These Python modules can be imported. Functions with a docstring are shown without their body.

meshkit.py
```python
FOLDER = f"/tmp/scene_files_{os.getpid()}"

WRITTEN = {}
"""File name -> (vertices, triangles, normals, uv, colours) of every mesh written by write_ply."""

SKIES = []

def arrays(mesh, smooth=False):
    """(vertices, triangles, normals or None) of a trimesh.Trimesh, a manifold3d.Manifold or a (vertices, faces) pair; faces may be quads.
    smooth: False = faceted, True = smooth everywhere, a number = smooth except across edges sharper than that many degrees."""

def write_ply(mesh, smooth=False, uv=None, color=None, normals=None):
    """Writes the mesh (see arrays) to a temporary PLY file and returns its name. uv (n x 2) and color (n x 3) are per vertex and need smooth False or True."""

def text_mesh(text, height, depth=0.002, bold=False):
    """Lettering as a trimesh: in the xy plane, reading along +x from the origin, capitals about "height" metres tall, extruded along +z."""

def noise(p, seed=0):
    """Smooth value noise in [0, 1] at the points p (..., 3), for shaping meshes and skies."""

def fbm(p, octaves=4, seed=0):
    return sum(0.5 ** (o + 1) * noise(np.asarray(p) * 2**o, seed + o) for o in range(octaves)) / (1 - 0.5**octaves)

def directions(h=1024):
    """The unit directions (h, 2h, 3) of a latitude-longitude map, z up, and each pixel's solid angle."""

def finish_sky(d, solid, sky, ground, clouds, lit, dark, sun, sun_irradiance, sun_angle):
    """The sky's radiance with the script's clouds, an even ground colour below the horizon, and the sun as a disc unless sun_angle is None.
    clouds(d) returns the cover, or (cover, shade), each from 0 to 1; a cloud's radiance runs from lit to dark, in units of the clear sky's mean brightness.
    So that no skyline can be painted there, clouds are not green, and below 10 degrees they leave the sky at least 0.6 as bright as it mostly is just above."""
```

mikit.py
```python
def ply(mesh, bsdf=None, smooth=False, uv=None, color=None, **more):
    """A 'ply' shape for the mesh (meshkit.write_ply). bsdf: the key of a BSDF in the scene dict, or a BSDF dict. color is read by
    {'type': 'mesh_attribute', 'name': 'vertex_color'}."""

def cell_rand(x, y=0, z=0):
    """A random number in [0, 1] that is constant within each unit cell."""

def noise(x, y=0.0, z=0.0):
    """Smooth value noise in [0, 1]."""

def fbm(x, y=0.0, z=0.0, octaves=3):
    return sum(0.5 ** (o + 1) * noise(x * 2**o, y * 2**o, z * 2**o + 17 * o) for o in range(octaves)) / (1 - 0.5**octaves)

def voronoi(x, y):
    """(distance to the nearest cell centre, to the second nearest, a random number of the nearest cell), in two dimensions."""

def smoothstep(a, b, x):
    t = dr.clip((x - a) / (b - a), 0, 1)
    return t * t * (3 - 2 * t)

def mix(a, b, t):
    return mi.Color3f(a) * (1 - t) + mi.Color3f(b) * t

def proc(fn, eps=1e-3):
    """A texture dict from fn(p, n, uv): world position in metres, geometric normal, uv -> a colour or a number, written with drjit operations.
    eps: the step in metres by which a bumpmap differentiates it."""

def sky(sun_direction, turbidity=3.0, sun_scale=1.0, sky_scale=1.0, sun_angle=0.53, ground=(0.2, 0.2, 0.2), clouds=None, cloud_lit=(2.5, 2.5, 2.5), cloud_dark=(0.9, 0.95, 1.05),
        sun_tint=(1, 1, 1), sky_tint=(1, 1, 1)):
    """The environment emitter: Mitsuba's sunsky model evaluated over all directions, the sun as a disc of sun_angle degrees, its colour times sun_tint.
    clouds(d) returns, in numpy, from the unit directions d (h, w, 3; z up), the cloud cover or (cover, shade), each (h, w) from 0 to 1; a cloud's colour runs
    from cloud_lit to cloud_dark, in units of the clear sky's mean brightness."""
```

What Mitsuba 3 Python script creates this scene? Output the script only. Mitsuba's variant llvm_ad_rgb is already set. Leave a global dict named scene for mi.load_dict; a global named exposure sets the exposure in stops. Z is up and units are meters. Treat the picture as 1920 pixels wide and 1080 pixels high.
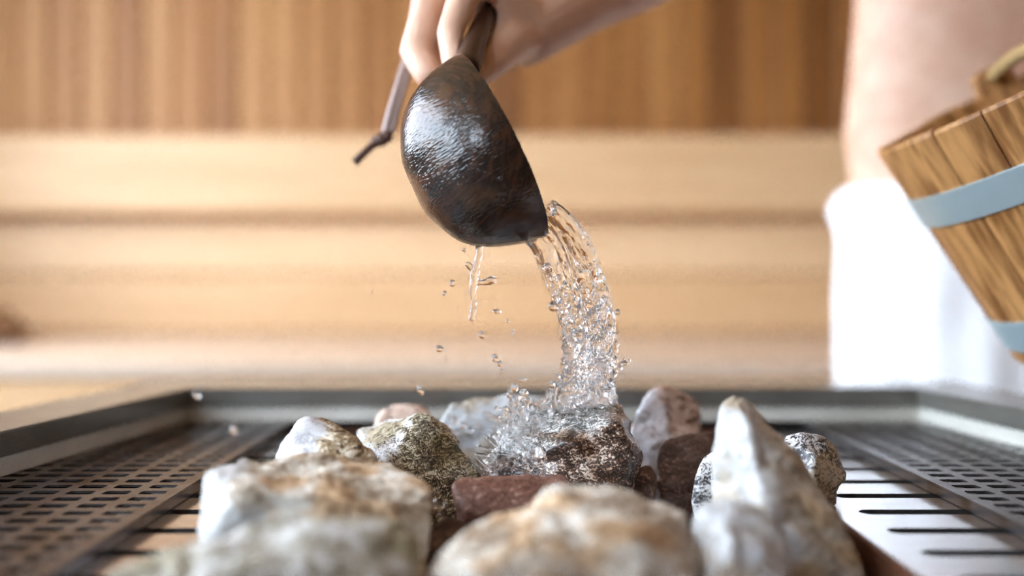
import math, random
import numpy as np, trimesh, manifold3d as m3
import drjit as dr, mitsuba as mi, mikit, meshkit
from mikit import proc, noise, fbm, voronoi, smoothstep, mix, ply
from scipy.interpolate import CubicSpline, PchipInterpolator

T = mi.ScalarTransform4f
scene, labels = {}, {}
random.seed(7)
RNG = np.random.default_rng(7)

# ------------------------------------------------------------------ camera, sky, exposure
F, CX, CY, CAMZ = 1900.0, 960.0, 530.0, 0.9      # focal length in pixels, horizon row, lens height
PITCH = 10.0 / F
scene['camera'] = {'type': 'thinlens', 'fov': math.degrees(2 * math.atan(960 / F)), 'fov_axis': 'x',
                   'aperture_radius': 0.0092, 'focus_distance': 0.605, 'near_clip': 0.02, 'far_clip': 100.0,
                   'to_world': T().look_at(origin=[0, 0, CAMZ], target=[0, 1, CAMZ - PITCH], up=[0, 0, 1])}


def overcast(d):
    n = meshkit.fbm(d * 3.0, 4, 5)
    return np.clip(0.75 + 0.5 * (n - 0.5), 0, 1), np.clip(0.9 * (n - 0.35), 0, 0.5)


scene['sky'] = mikit.sky((-0.35, -0.75, 0.75), turbidity=3.0, sun_scale=0.0, sky_scale=1.0, ground=(0.45, 0.45, 0.45), clouds=overcast,
                         cloud_lit=(2.35, 2.6, 2.9), cloud_dark=(1.4, 1.65, 1.95))
exposure = 5.65

# ------------------------------------------------------------------ helpers


def P(px, py, d):
    """The point at depth d (metres in front of the lens) that a pixel of the photograph stands for."""
    return np.array([(px - CX) / F * d, d, CAMZ - (py - CY) / F * d])


def obj(key, mesh, bsdf, smooth=False, label=None, cat=None, group=None, kind=None, **kw):
    k, n = key, 0
    while k in scene:
        n += 1
        k = f'{key}_{n:03d}'
    scene[k] = mesh if isinstance(mesh, dict) else ply(mesh, bsdf, smooth=smooth, **kw)
    say(k, label, cat, group, kind)
    return k


def say(k, label=None, cat=None, group=None, kind=None):
    e = {a: b for a, b in (('label', label), ('category', cat), ('group', group), ('kind', kind)) if b}
    if e:
        labels[k] = e


def cbox(lo, hi, c=0.002):
    """A box with chamfered edges."""
    lo, hi = np.minimum(lo, hi), np.maximum(lo, hi)
    c = min(c, 0.3 * float((np.array(hi) - np.array(lo)).min()))
    pts = []
    for s in np.ndindex(2, 2, 2):
        q = np.where(s, hi, lo).astype(float)
        inn = np.where(s, -c, c)
        for k in range(3):
            r = q + inn
            r[k] = q[k]
            pts.append(r)
    return trimesh.convex.convex_hull(np.array(pts))


def xf(mesh, M):
    m = mesh.copy()
    m.apply_transform(M)
    return m


def to_tri(man):
    q = man.to_mesh()
    return trimesh.Trimesh(np.array(q.vert_properties[:, :3]), np.array(q.tri_verts), process=False)


def ball(p, r, seg=20):
    return m3.Manifold.sphere(float(r), seg).translate([float(x) for x in p])


def bone(p, r, q, s, seg=20):
    return m3.Manifold.batch_hull([ball(p, r, seg), ball(q, s, seg)])


def chain(pts, seg=20):
    return [bone(a[0], a[1], b[0], b[1], seg) for a, b in zip(pts, pts[1:])]


def union(parts):
    return m3.Manifold.batch_boolean(parts, m3.OpType.Add)


def ell(c, r, M=None, seg=36):
    o = m3.Manifold.sphere(1.0, seg).scale([float(x) for x in r])
    if M is not None:
        o = o.transform(np.hstack([np.array(M, float), np.zeros((3, 1))]))
    return o.translate([float(x) for x in c])


def tube(path, rad, n=14, closed_ends=True):
    """A round tube along a polyline; rad is a number or one per point."""
    path = np.asarray(path, float)
    rad = np.broadcast_to(rad, len(path))
    tan = np.gradient(path, axis=0)
    tan /= np.linalg.norm(tan, axis=1, keepdims=True)
    ref = np.array([0.31, 0.2, 0.93])
    u = np.cross(tan, ref)
    u /= np.linalg.norm(u, axis=1, keepdims=True)
    v = np.cross(tan, u)
    a = np.arange(n) * 2 * np.pi / n
    ring = path[:, None] + rad[:, None, None] * (np.cos(a)[None, :, None] * u[:, None] + np.sin(a)[None, :, None] * v[:, None])
    V = np.vstack([ring.reshape(-1, 3), path[:1], path[-1:]])
    Fc = []
    for i in range(len(path) - 1):
        for j in range(n):
            k = (j + 1) % n
            Fc += [[i * n + j, (i + 1) * n + k, i * n + k], [i * n + j, (i + 1) * n + j, (i + 1) * n + k]]
    e0, e1, L = len(path) * n, len(path) * n + 1, (len(path) - 1) * n
    for j in range(n):
        k = (j + 1) % n
        Fc += [[e0, j, k], [e1, L + k, L + j]]
    m = trimesh.Trimesh(V, Fc, process=False)
    m.fix_normals()
    return m


# ------------------------------------------------------------------ materials
def principled(base, rough=0.5, metallic=0.0, **kw):
    c = base if isinstance(base, dict) else {'type': 'rgb', 'value': list(base)}
    return {'type': 'principled', 'base_color': c, 'roughness': rough, 'metallic': metallic, **kw}


def wood(axis, light, dark, scale=1.0, seed=0.0, across=60.0, along=2.5):
    def fn(p, n, uv):
        q = [p.x * scale, p.y * scale, p.z * scale]
        a = q.pop(axis)
        r = mi.Float(seed)
        g = fbm(q[0] * across + 3.1 + r, q[1] * across + 1.7, a * along, 3)
        f = noise(q[0] * across * 7, q[1] * across * 7, a * along * 9 + r)
        t = dr.clip(0.75 * smoothstep(0.3, 0.75, g) + 0.3 * (f - 0.4), 0, 1)
        return mix(light, dark, t)
    return proc(fn)


for i, (l, d) in enumerate([((0.36, 0.155, 0.040), (0.27, 0.105, 0.024)), ((0.43, 0.20, 0.060), (0.33, 0.14, 0.036)), ((0.22, 0.085, 0.020), (0.15, 0.055, 0.012)),
                            ((0.49, 0.25, 0.085), (0.40, 0.18, 0.055))]):
    scene[f'wood_upright_{i}'] = principled(wood(2, l, d, seed=i * 3.7), 0.5, specular=0.4)
for i, (l, d) in enumerate([((0.73, 0.49, 0.275), (0.64, 0.40, 0.205)), ((0.77, 0.53, 0.31), (0.69, 0.45, 0.24)), ((0.70, 0.455, 0.245), (0.61, 0.375, 0.185))]):
    scene[f'wood_level_{i}'] = principled(wood(0, l, d, seed=i * 5.1), 0.45, specular=0.4)
scene['wood_deep'] = principled(wood(1, (0.5, 0.3, 0.14), (0.40, 0.22, 0.09)), 0.5)
scene['wood_seat'] = principled(wood(0, (0.60, 0.48, 0.375), (0.53, 0.40, 0.295)), 0.3, specular=0.6)
scene['wood_dark_wall'] = principled(wood(1, (0.22, 0.10, 0.03), (0.14, 0.06, 0.018)), 0.5)  # boards of the unseen walls, darkened to cut the light they bounce
scene['wood_dark'] = principled(wood(0, (0.15, 0.060, 0.012), (0.08, 0.03, 0.007)), 0.8)
scene['floor_tile'] = principled(proc(lambda p, n, uv: mix((0.30, 0.28, 0.26), (0.24, 0.22, 0.2), fbm(p.x * 30, p.y * 30, p.z * 30))), 0.4)
scene['grout'] = principled((0.12, 0.11, 0.1), 0.8)
scene['white_paint'] = principled((0.75, 0.75, 0.74), 0.4)


def brushed(axis, base, var):
    def fn(p, n, uv):
        q = [p.x * 900, p.y * 900, p.z * 900]
        q[axis] = q[axis] * 0.01
        s = noise(*q)
        b = fbm(p.x * 25, p.y * 25, p.z * 25)
        return mi.Color3f(base) * (1 - var * s) * (0.75 + 0.5 * b)
    return proc(fn)


scene['frame_steel'] = principled(brushed(0, (0.15, 0.145, 0.125), 0.25), 0.21, 0.35, specular=1.0)
scene['liner_steel'] = principled(brushed(0, (0.60, 0.585, 0.52), 0.2), 0.5, 0.2)
scene['mesh_steel'] = principled(proc(lambda p, n, uv: mix((0.105, 0.10, 0.10), (0.05, 0.036, 0.028), smoothstep(0.4, 0.75, fbm(p.x * 45, p.y * 45, 3.3)))), 0.30, 0.75)
scene['plate_steel'] = principled(proc(lambda p, n, uv: mix((0.66, 0.66, 0.68), (0.52, 0.50, 0.49), fbm(p.x * 40, p.y * 160, 1.3))), 0.16, 0.95)
scene['rust_steel'] = principled(proc(lambda p, n, uv: mix((0.06, 0.03, 0.018), (0.14, 0.05, 0.02), fbm(p.x * 60, p.y * 60, p.z * 60))), 0.55, 0.3)
scene['casing_steel'] = principled((0.35, 0.35, 0.34), 0.35, 0.9)
scene['heater_dark'] = principled((0.03, 0.022, 0.018), 0.9)  # near-black inside the heater, the shade below the slots put into colour


def granite(light, mid, dark, grain=900.0, patch=None, patch_col=None, wet=0.0, mixl=(0.35, 0.62), rough=0.5, cover=False, zone=None):
    """Crystals of three tones; patch: stains that tint them, or (cover) a second mineral that replaces them.
    zone: (direction, offset, width, light, mid, dark) of tones for a second half of the stone."""
    def fn(p, n, uv):
        x, y, z = 0.80 * p.x + 0.48 * p.y - 0.36 * p.z, -0.52 * p.x + 0.85 * p.y + 0.03 * p.z, 0.32 * p.x + 0.16 * p.y + 0.93 * p.z
        w = fbm(x * 55, y * 55, z * 55, 3)
        q = noise(x * grain * 0.3, y * grain * 0.3, z * grain * 0.3)
        a = noise(x * grain + 5 * q, y * grain + 3 * w, z * grain + 4 * q)
        b = noise(y * grain * 1.9 + 9, z * grain * 1.9, x * grain * 1.9)
        t = dr.clip(0.42 * a + 0.26 * b + 0.22 * q + 0.3 * (w - 0.5) + 0.05, 0, 1)
        ta, tb = smoothstep(mixl[0] - 0.09, mixl[0] + 0.09, t), smoothstep(mixl[1] - 0.06, mixl[1] + 0.08, t)
        c = mix(mix(dark, mid, ta), light, tb)
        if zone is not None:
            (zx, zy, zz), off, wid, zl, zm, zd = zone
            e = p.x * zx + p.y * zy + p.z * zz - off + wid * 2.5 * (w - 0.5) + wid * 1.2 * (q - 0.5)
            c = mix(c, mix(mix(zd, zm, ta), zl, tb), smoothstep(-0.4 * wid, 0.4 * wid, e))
        if patch_col is not None:
            h = smoothstep(0.46, 0.66, fbm(x * patch + 5, y * patch + 2, z * patch, 3))
            if cover:
                return mix(c, mi.Color3f(patch_col) * (0.6 + 0.8 * a), h)
            c = c * mix((1, 1, 1), patch_col, h)
        return c
    return principled(proc(fn), rough, specular=0.5, clearcoat=wet, clearcoat_gloss=0.95)


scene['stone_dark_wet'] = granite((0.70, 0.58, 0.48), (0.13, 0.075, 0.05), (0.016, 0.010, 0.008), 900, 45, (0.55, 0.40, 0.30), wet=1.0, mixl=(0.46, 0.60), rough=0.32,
                                   zone=((-0.364, 0, 1), 0.7946, 0.005, (0.78, 0.78, 0.76), (0.40, 0.40, 0.38), (0.06, 0.06, 0.055)))  # paler tones above the ridge: reflections on the wet top, put into colour
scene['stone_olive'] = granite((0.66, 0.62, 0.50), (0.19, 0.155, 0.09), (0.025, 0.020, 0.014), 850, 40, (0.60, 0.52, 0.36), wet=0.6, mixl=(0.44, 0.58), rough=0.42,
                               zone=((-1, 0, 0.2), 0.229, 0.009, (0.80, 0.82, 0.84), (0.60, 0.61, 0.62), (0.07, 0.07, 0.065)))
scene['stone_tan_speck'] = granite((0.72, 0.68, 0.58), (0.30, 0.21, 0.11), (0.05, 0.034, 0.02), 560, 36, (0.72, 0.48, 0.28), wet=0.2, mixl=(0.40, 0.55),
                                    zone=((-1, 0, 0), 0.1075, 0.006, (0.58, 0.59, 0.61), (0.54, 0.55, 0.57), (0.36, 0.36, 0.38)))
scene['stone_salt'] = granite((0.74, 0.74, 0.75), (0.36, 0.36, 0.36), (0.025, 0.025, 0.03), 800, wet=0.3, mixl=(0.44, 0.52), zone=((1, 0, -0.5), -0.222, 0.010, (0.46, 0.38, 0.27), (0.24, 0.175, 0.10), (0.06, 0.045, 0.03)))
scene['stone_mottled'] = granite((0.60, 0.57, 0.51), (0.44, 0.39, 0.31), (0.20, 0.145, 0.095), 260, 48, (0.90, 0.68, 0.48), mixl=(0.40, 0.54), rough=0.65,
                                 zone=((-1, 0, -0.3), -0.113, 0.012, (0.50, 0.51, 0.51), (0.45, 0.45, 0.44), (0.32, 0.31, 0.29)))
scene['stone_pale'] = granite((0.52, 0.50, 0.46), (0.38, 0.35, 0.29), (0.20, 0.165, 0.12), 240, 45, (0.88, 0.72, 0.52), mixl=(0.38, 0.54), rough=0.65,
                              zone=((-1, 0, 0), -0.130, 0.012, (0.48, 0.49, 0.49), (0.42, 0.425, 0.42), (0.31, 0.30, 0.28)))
scene['stone_streaky'] = granite((0.50, 0.50, 0.48), (0.31, 0.295, 0.24), (0.15, 0.13, 0.09), 160, 34, (0.72, 0.66, 0.50), mixl=(0.40, 0.56), rough=0.65)
scene['stone_white'] = granite((0.47, 0.49, 0.51), (0.40, 0.40, 0.39), (0.24, 0.215, 0.18), 260, 50, (0.90, 0.76, 0.60), mixl=(0.34, 0.46), rough=0.6)
scene['stone_quartz'] = granite((0.66, 0.67, 0.72), (0.56, 0.55, 0.57), (0.30, 0.27, 0.27), 300, 60, (0.75, 0.68, 0.64), mixl=(0.34, 0.44), rough=0.4, wet=0.4,
                                zone=((1, -0.15, 0.25), 0.202, 0.012, (0.42, 0.30, 0.24), (0.24, 0.14, 0.09), (0.07, 0.04, 0.025)))
scene['stone_brown'] = granite((0.27, 0.18, 0.14), (0.115, 0.066, 0.048), (0.055, 0.03, 0.022), 520, mixl=(0.46, 0.66), rough=0.6)
scene['stone_red'] = granite((0.30, 0.18, 0.14), (0.155, 0.07, 0.048), (0.08, 0.034, 0.024), 420, mixl=(0.42, 0.64), rough=0.55)
scene['stone_pink'] = granite((0.60, 0.46, 0.38), (0.50, 0.35, 0.27), (0.30, 0.19, 0.14), 200, mixl=(0.36, 0.55), rough=0.6)

scene['water'] = {'type': 'dielectric', 'int_ior': 1.333, 'ext_ior': 1.0}


def ladle_fn(p, n, uv):
    a = (p.x * 0.45 + p.z * -0.9)
    g = fbm(a * 160, p.y * 500 + p.x * 500, p.z * 60, 3)
    h = fbm(p.x * 40, p.y * 40, p.z * 40, 3)
    c = mix((0.007, 0.004, 0.003), (0.034, 0.012, 0.005), smoothstep(0.35, 0.75, g))
    return mix(c, mi.Color3f(0.075, 0.030, 0.010), 0.7 * smoothstep(0.5, 0.75, h))


def ladle_bump(p, n, uv):
    # fine fibres that run round the bowl
    s = p.x * 0.44 - p.z * 0.9
    q = p.x * 0.9 + p.z * 0.44
    return 0.45 * fbm(s * 1100 + 2 * noise(q * 90, p.y * 90), q * 200, p.y * 200, 2) + 0.55 * noise(s * 2200 + 1.5 * noise(q * 200, p.y * 200), q * 420, p.y * 420)


scene['ladle_wood'] = {'type': 'bumpmap', 'arbitrary': proc(ladle_bump, 3e-4), 'scale': 0.00042,
                       'bsdf': principled(proc(ladle_fn), 0.22, specular=0.6, clearcoat=0.6, clearcoat_gloss=0.93)}
scene['ladle_inside'] = principled((0.03, 0.012, 0.006), 0.4)
scene['leather'] = principled((0.36, 0.28, 0.26), 0.45, specular=0.5)
scene['leather_dark'] = principled((0.07, 0.03, 0.018), 0.6)


def skin_fn(p, n, uv):
    b = fbm(p.x * 28, p.y * 28, p.z * 28, 3)
    return mix((0.70, 0.47, 0.345), (0.62, 0.36, 0.25), smoothstep(0.25, 0.85, b))


scene['skin'] = principled(proc(skin_fn), 0.5, specular=0.4)
scene['towel'] = principled(proc(lambda p, n, uv: mix((0.86, 0.87, 0.88), (0.80, 0.81, 0.83), noise(p.x * 500, p.y * 500, p.z * 500))), 0.95, sheen=0.4)
scene['hair'] = principled((0.10, 0.06, 0.035), 0.5)
scene['eye_white'] = principled((0.8, 0.8, 0.78), 0.2)
scene['lip'] = principled((0.5, 0.2, 0.17), 0.5)
scene['hoop_steel'] = principled((0.42, 0.54, 0.575), 0.42, 0.6)

# bucket frame (its rim's centre and its axis, from bottom to top)
BC, BA = np.array([0.3868, 0.74, 1.0529]), np.array([-0.4458, -0.0037, 0.8951])
BU = np.cross(BA, [0, 1, 0])
BU /= np.linalg.norm(BU)
BV = np.cross(BA, BU)


def stave_mat(seed):
    def fn(p, n, uv):
        s, u, v = ((p.x - float(BC[0])) * float(A[0]) + (p.y - float(BC[1])) * float(A[1]) + (p.z - float(BC[2])) * float(A[2]) for A in (BA, BU, BV))
        g = fbm(u * 230 + seed, v * 230, s * 14, 3)
        w = fbm(u * 60 + seed, v * 60, s * 22 + seed, 2)
        c = mix((0.44, 0.22, 0.075), (0.17, 0.065, 0.016), smoothstep(0.34, 0.66, 0.6 * g + 0.4 * w))
        return c
    return principled(proc(fn), 0.5, specular=0.4)


for i in range(3):
    scene[f'stave_wood_{i}'] = stave_mat(i * 11.3)
scene['rope_fibre'] = principled((0.36, 0.24, 0.10), 0.8)

# ------------------------------------------------------------------ the setting
X0, X1, Y0, Y1, H = -1.50, 2.0, -1.9, 2.45, 2.35
k = obj('floor', cbox([X0 - .1, Y0 - .1, -0.1], [X1 + .1, Y1 + .1, -0.012]), 'grout', kind='structure')
for i in range(12):
    for j in range(15):
        a, b = X0 + i * 0.2917, Y0 + j * 0.29
        obj('floor__tile', cbox([a + .003, b + .003, -0.0125], [a + .2887, b + .287, 0.0], 0.0015), 'floor_tile')
obj('ceiling', cbox([X0 - .1, Y0 - .1, H + 0.012], [X1 + .1, Y1 + .1, H + 0.1]), 'wood_dark', kind='structure')
for i in range(27):
    b = Y0 + i * 0.1612
    obj('ceiling__board', cbox([X0, b + .002, H], [X1, b + .1592, H + 0.0125], 0.003), f'wood_level_{i % 3}')

# back wall: narrow upright boards above, wide level planks below
obj('wall_back', cbox([X0 - .1, Y1 + 0.014, 0], [X1 + .1, Y1 + 0.1, H]), 'wood_dark', kind='structure')
tones = [3, 3, 1, 3, 3, 1, 3, 0, 3, 1, 0, 3, 3, 1, 1, 0, 1, 0, 1, 2, 0, 1, 0, 0, 1, 0, 2, 0, 0, 2, 0, 0, 2, 0, 0, 2, 2, 0, 0, 2, 2, 0, 2, 2, 0, 0]  # paler boards leftwards: the falloff from the window put into their tone
for i in range(46):
    a = X0 + i * 0.0761
    obj('wall_back__board', cbox([a + .0015, Y1 - 0.003 * (i % 3 == 1), 1.24], [a + .0746, Y1 + 0.0142, H], 0.004), f'wood_upright_{tones[i]}')
for i, (z0, z1) in enumerate([(1.05, 1.24), (0.92, 1.05), (0.78, 0.92), (0.62, 0.78), (0.46, 0.62), (0.30, 0.46), (0.15, 0.30), (0.0, 0.15)]):
    obj('wall_back__plank', cbox([X0, Y1 - 0.002 * (i % 2), z0 + .0015], [X1, Y1 + 0.0142, z1 - .0015], 0.004), f'wood_level_{i % 3}')

# left wall with the wide window the daylight comes through
WY0, WY1, WZ0, WZ1 = -1.05, 1.85, 0.95, 2.22
FX0, FX1, FZ0 = -1.40, -0.85, 1.35                # unseen window added in the front wall for fill light, behind the lens
obj('wall_left', trimesh.util.concatenate([cbox([X0 - .1, Y0 - .1, 0], [X0 - .014, WY0, H]), cbox([X0 - .1, WY1, 0], [X0 - .014, Y1 + .1, H]),
                                           cbox([X0 - .1, WY0, 0], [X0 - .014, WY1, WZ0]), cbox([X0 - .1, WY0, WZ1], [X0 - .014, WY1, H])]), 'wood_dark', kind='structure')
obj('wall_front', trimesh.util.concatenate([cbox([X0 - .1, Y0 - .1, 0], [FX0, Y0 - .014, H]), cbox([FX1, Y0 - .1, 0], [X1 + .1, Y0 - .014, H]),
                                            cbox([FX0, Y0 - .1, 0], [FX1, Y0 - .014, FZ0]), cbox([FX0, Y0 - .1, WZ1], [FX1, Y0 - .014, H])]), 'wood_dark', kind='structure')
obj('wall_right', cbox([X1 + .014, Y0 - .1, 0], [X1 + .1, Y1 + .1, H]), 'wood_dark', kind='structure')
for j in range(16):
    z0, z1 = j * 0.147, min(H, j * 0.147 + 0.144)
    spans = [(Y0, Y1)] if z1 <= WZ0 or z0 >= WZ1 else [(Y0, WY0 - .04), (WY1 + .04, Y1)]
    for a, b in spans:
        obj('wall_left__board', cbox([X0 - .0142, a, z0], [X0, b, z1], 0.003), 'wood_deep')
    spans = [(X0, X1)] if z1 <= FZ0 or z0 >= WZ1 else [(X0, FX0 - .04), (FX1 + .04, X1)]
    for a, b in spans:
        obj('wall_front__board', cbox([a, Y0 - .0142, z0], [b, Y0, z1], 0.003), 'wood_dark_wall')
    obj('wall_right__board', cbox([X1, Y0, z0], [X1 + .0142, Y1, z1], 0.003), 'wood_dark_wall')


def window(key, a, b, z0, z1, mullions, swap):
    """A fixed frame in the opening from a to b; swap: it runs along x instead of y."""
    def bar(lo, hi):
        lo, hi = ([lo[1], lo[0], lo[2]], [hi[1], hi[0], hi[2]]) if swap else (lo, hi)
        return cbox(lo, hi)
    w = Y0 if swap else X0
    obj(key, trimesh.util.concatenate([bar([w - .08, a - .04, z0 - .05], [w + .02, b + .04, z0]), bar([w - .08, a - .04, z1], [w + .02, b + .04, z1 + .05]),
                                       bar([w - .08, a - .04, z0], [w + .02, a, z1]), bar([w - .08, b, z0], [w + .02, b + .04, z1])]), 'white_paint', kind='structure')
    for y in mullions:
        obj(key + '__mullion', bar([w - .07, y - .02, z0], [w - .02, y + .02, z1]), 'white_paint')


window('window_1', WY0, WY1, WZ0, WZ1, (-0.1, 0.9), False)
window('window_2', FX0, FX1, FZ0, WZ1, (), True)

# ------------------------------------------------------------------ bench, backrest, headrest
SEAT = 0.774
say('wooden_bench', 'wide pale wooden sauna bench along the back wall', 'bench')
for j in range(5):
    a = 1.60 + j * 0.168
    obj('wooden_bench__seat_slat', cbox([X0 + .01, a, SEAT - .028], [X1 - .01, a + (.16 if j < 4 else .155), SEAT], 0.004), 'wood_seat')
obj('wooden_bench__front_board', cbox([X0 + .01, 1.605, SEAT - .20], [X1 - .01, 1.630, SEAT - .030], 0.003), 'wood_level_2')
obj('wooden_bench__front_board', cbox([X0 + .01, 1.605, SEAT - .38], [X1 - .01, 1.630, SEAT - .206], 0.003), 'wood_level_0')
obj('wooden_bench__front_board', cbox([X0 + .01, 1.605, SEAT - .56], [X1 - .01, 1.630, SEAT - .386], 0.003), 'wood_level_2')
for x in (-1.3, -0.2, 0.9, 1.8):
    obj('wooden_bench__leg', cbox([x, 1.632, 0], [x + .06, 1.70, SEAT - .029], 0.003), 'wood_level_2')
    obj('wooden_bench__leg', cbox([x, 2.34, 0], [x + .06, 2.40, SEAT - .029], 0.003), 'wood_level_2')
say('bench_backrest', 'broad horizontal pale wooden backrest board fixed below the dark upright boards', 'backrest')
obj('bench_backrest__board', cbox([X0 + .01, 2.375, 1.063], [X1 - .01, 2.403, 1.247], 0.006), 'wood_level_0')
for x in (-1.2, -0.1, 1.0, 1.8):
    obj('bench_backrest__bracket', cbox([x, 2.4025, 1.09], [x + .05, Y1 - 0.0025, 1.22], 0.003), 'wood_dark')
hb = m3.Manifold.batch_hull([ball(P(px, py, d), .018, 16) for px, py in ((-140, 590), (4, 598), (-140, 626), (36, 622)) for d in (2.08, 2.20)])
hb = hb.translate([0, 0, SEAT - hb.bounding_box()[2] + 0.0])
obj('wooden_headrest', to_tri(hb), 'wood_dark', 40, 'dark brown wooden headrest block on the bench at the left edge', 'headrest')

# ------------------------------------------------------------------ the heater
ZR, ZG = 0.807, 0.7774            # rim top, top of the mesh panels
ZP = ZG - 0.0075                  # top of the slotted plates
say('sauna_heater', 'large sauna heater with a steel rim, perforated panels and a stone pit', 'sauna heater')
B0 = 0.892                        # inner face of the back rail
A0 = 0.20                         # inner face of the front rail
xl = lambda y: -0.2855 - 0.131 * (B0 - y)      # inner face of the left rail
xr = lambda y: 0.357 + 0.131 * (B0 - y)
WR = 0.062


def prism(corners, z0, z1, c=0.0015):
    """A chamfered block over a convex outline."""
    c2 = np.array(corners, float)
    ctr = c2.mean(0)
    out = []
    for q in c2:
        u = (ctr - q) / np.linalg.norm(ctr - q) * c
        out += [[*q, z0 + c], [*q, z1 - c], [*(q + u), z0], [*(q + u), z1]]
    return trimesh.convex.convex_hull(np.array(out))


def rail_set(name, z0, z1, off, wide, mat):
    b, a = B0 + off, A0 - off
    L = lambda y: xl(y) - off
    R = lambda y: xr(y) + off
    obj(f'sauna_heater__{name}', prism([(L(b) - wide, b), (R(b) + wide, b), (R(b) + wide, b + wide), (L(b) - wide, b + wide)], z0, z1), mat)
    obj(f'sauna_heater__{name}', prism([(L(a) - wide, a), (R(a) + wide, a), (R(a) + wide, a - wide), (L(a) - wide, a - wide)], z0, z1), mat)
    obj(f'sauna_heater__{name}', prism([(L(b), b), (L(a), a), (L(a) - wide, a), (L(b) - wide, b)], z0, z1), mat)
    obj(f'sauna_heater__{name}', prism([(R(b), b), (R(a), a), (R(a) + wide, a), (R(b) + wide, b)], z0, z1), mat)


ZM = ZR - 0.0165
rail_set('rim_rail', ZM, ZR, 0.0, WR, 'frame_steel')
rail_set('inner_liner', ZG + 0.0004, ZM, 0.003, 0.012, 'liner_steel')
rail_set('casing_panel', 0.03, ZM, 0.048, 0.012, 'casing_steel')
rail_set('casing_lining', 0.032, ZG - 0.010, 0.044, 0.0035, 'heater_dark')
obj('sauna_heater__base', cbox([-0.36, 0.18, 0.0], [0.42, 0.93, 0.03]), 'heater_dark')
from shapely.geometry import Polygon, box as sbox
from shapely import affinity


def perforated(outline, slots, z0, z1):
    p = Polygon(outline, [list(s.exterior.coords)[:-1] for s in slots])
    m = trimesh.creation.extrude_polygon(p, z1 - z0, engine='earcut')
    m.apply_translation([0, 0, z0])
    return m


def slot(x0, x1, y0, y1, r=0.0018, n=2):
    return sbox(x0 + r, y0 + r, x1 - r, y1 - r).buffer(r, quad_segs=n)


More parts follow.
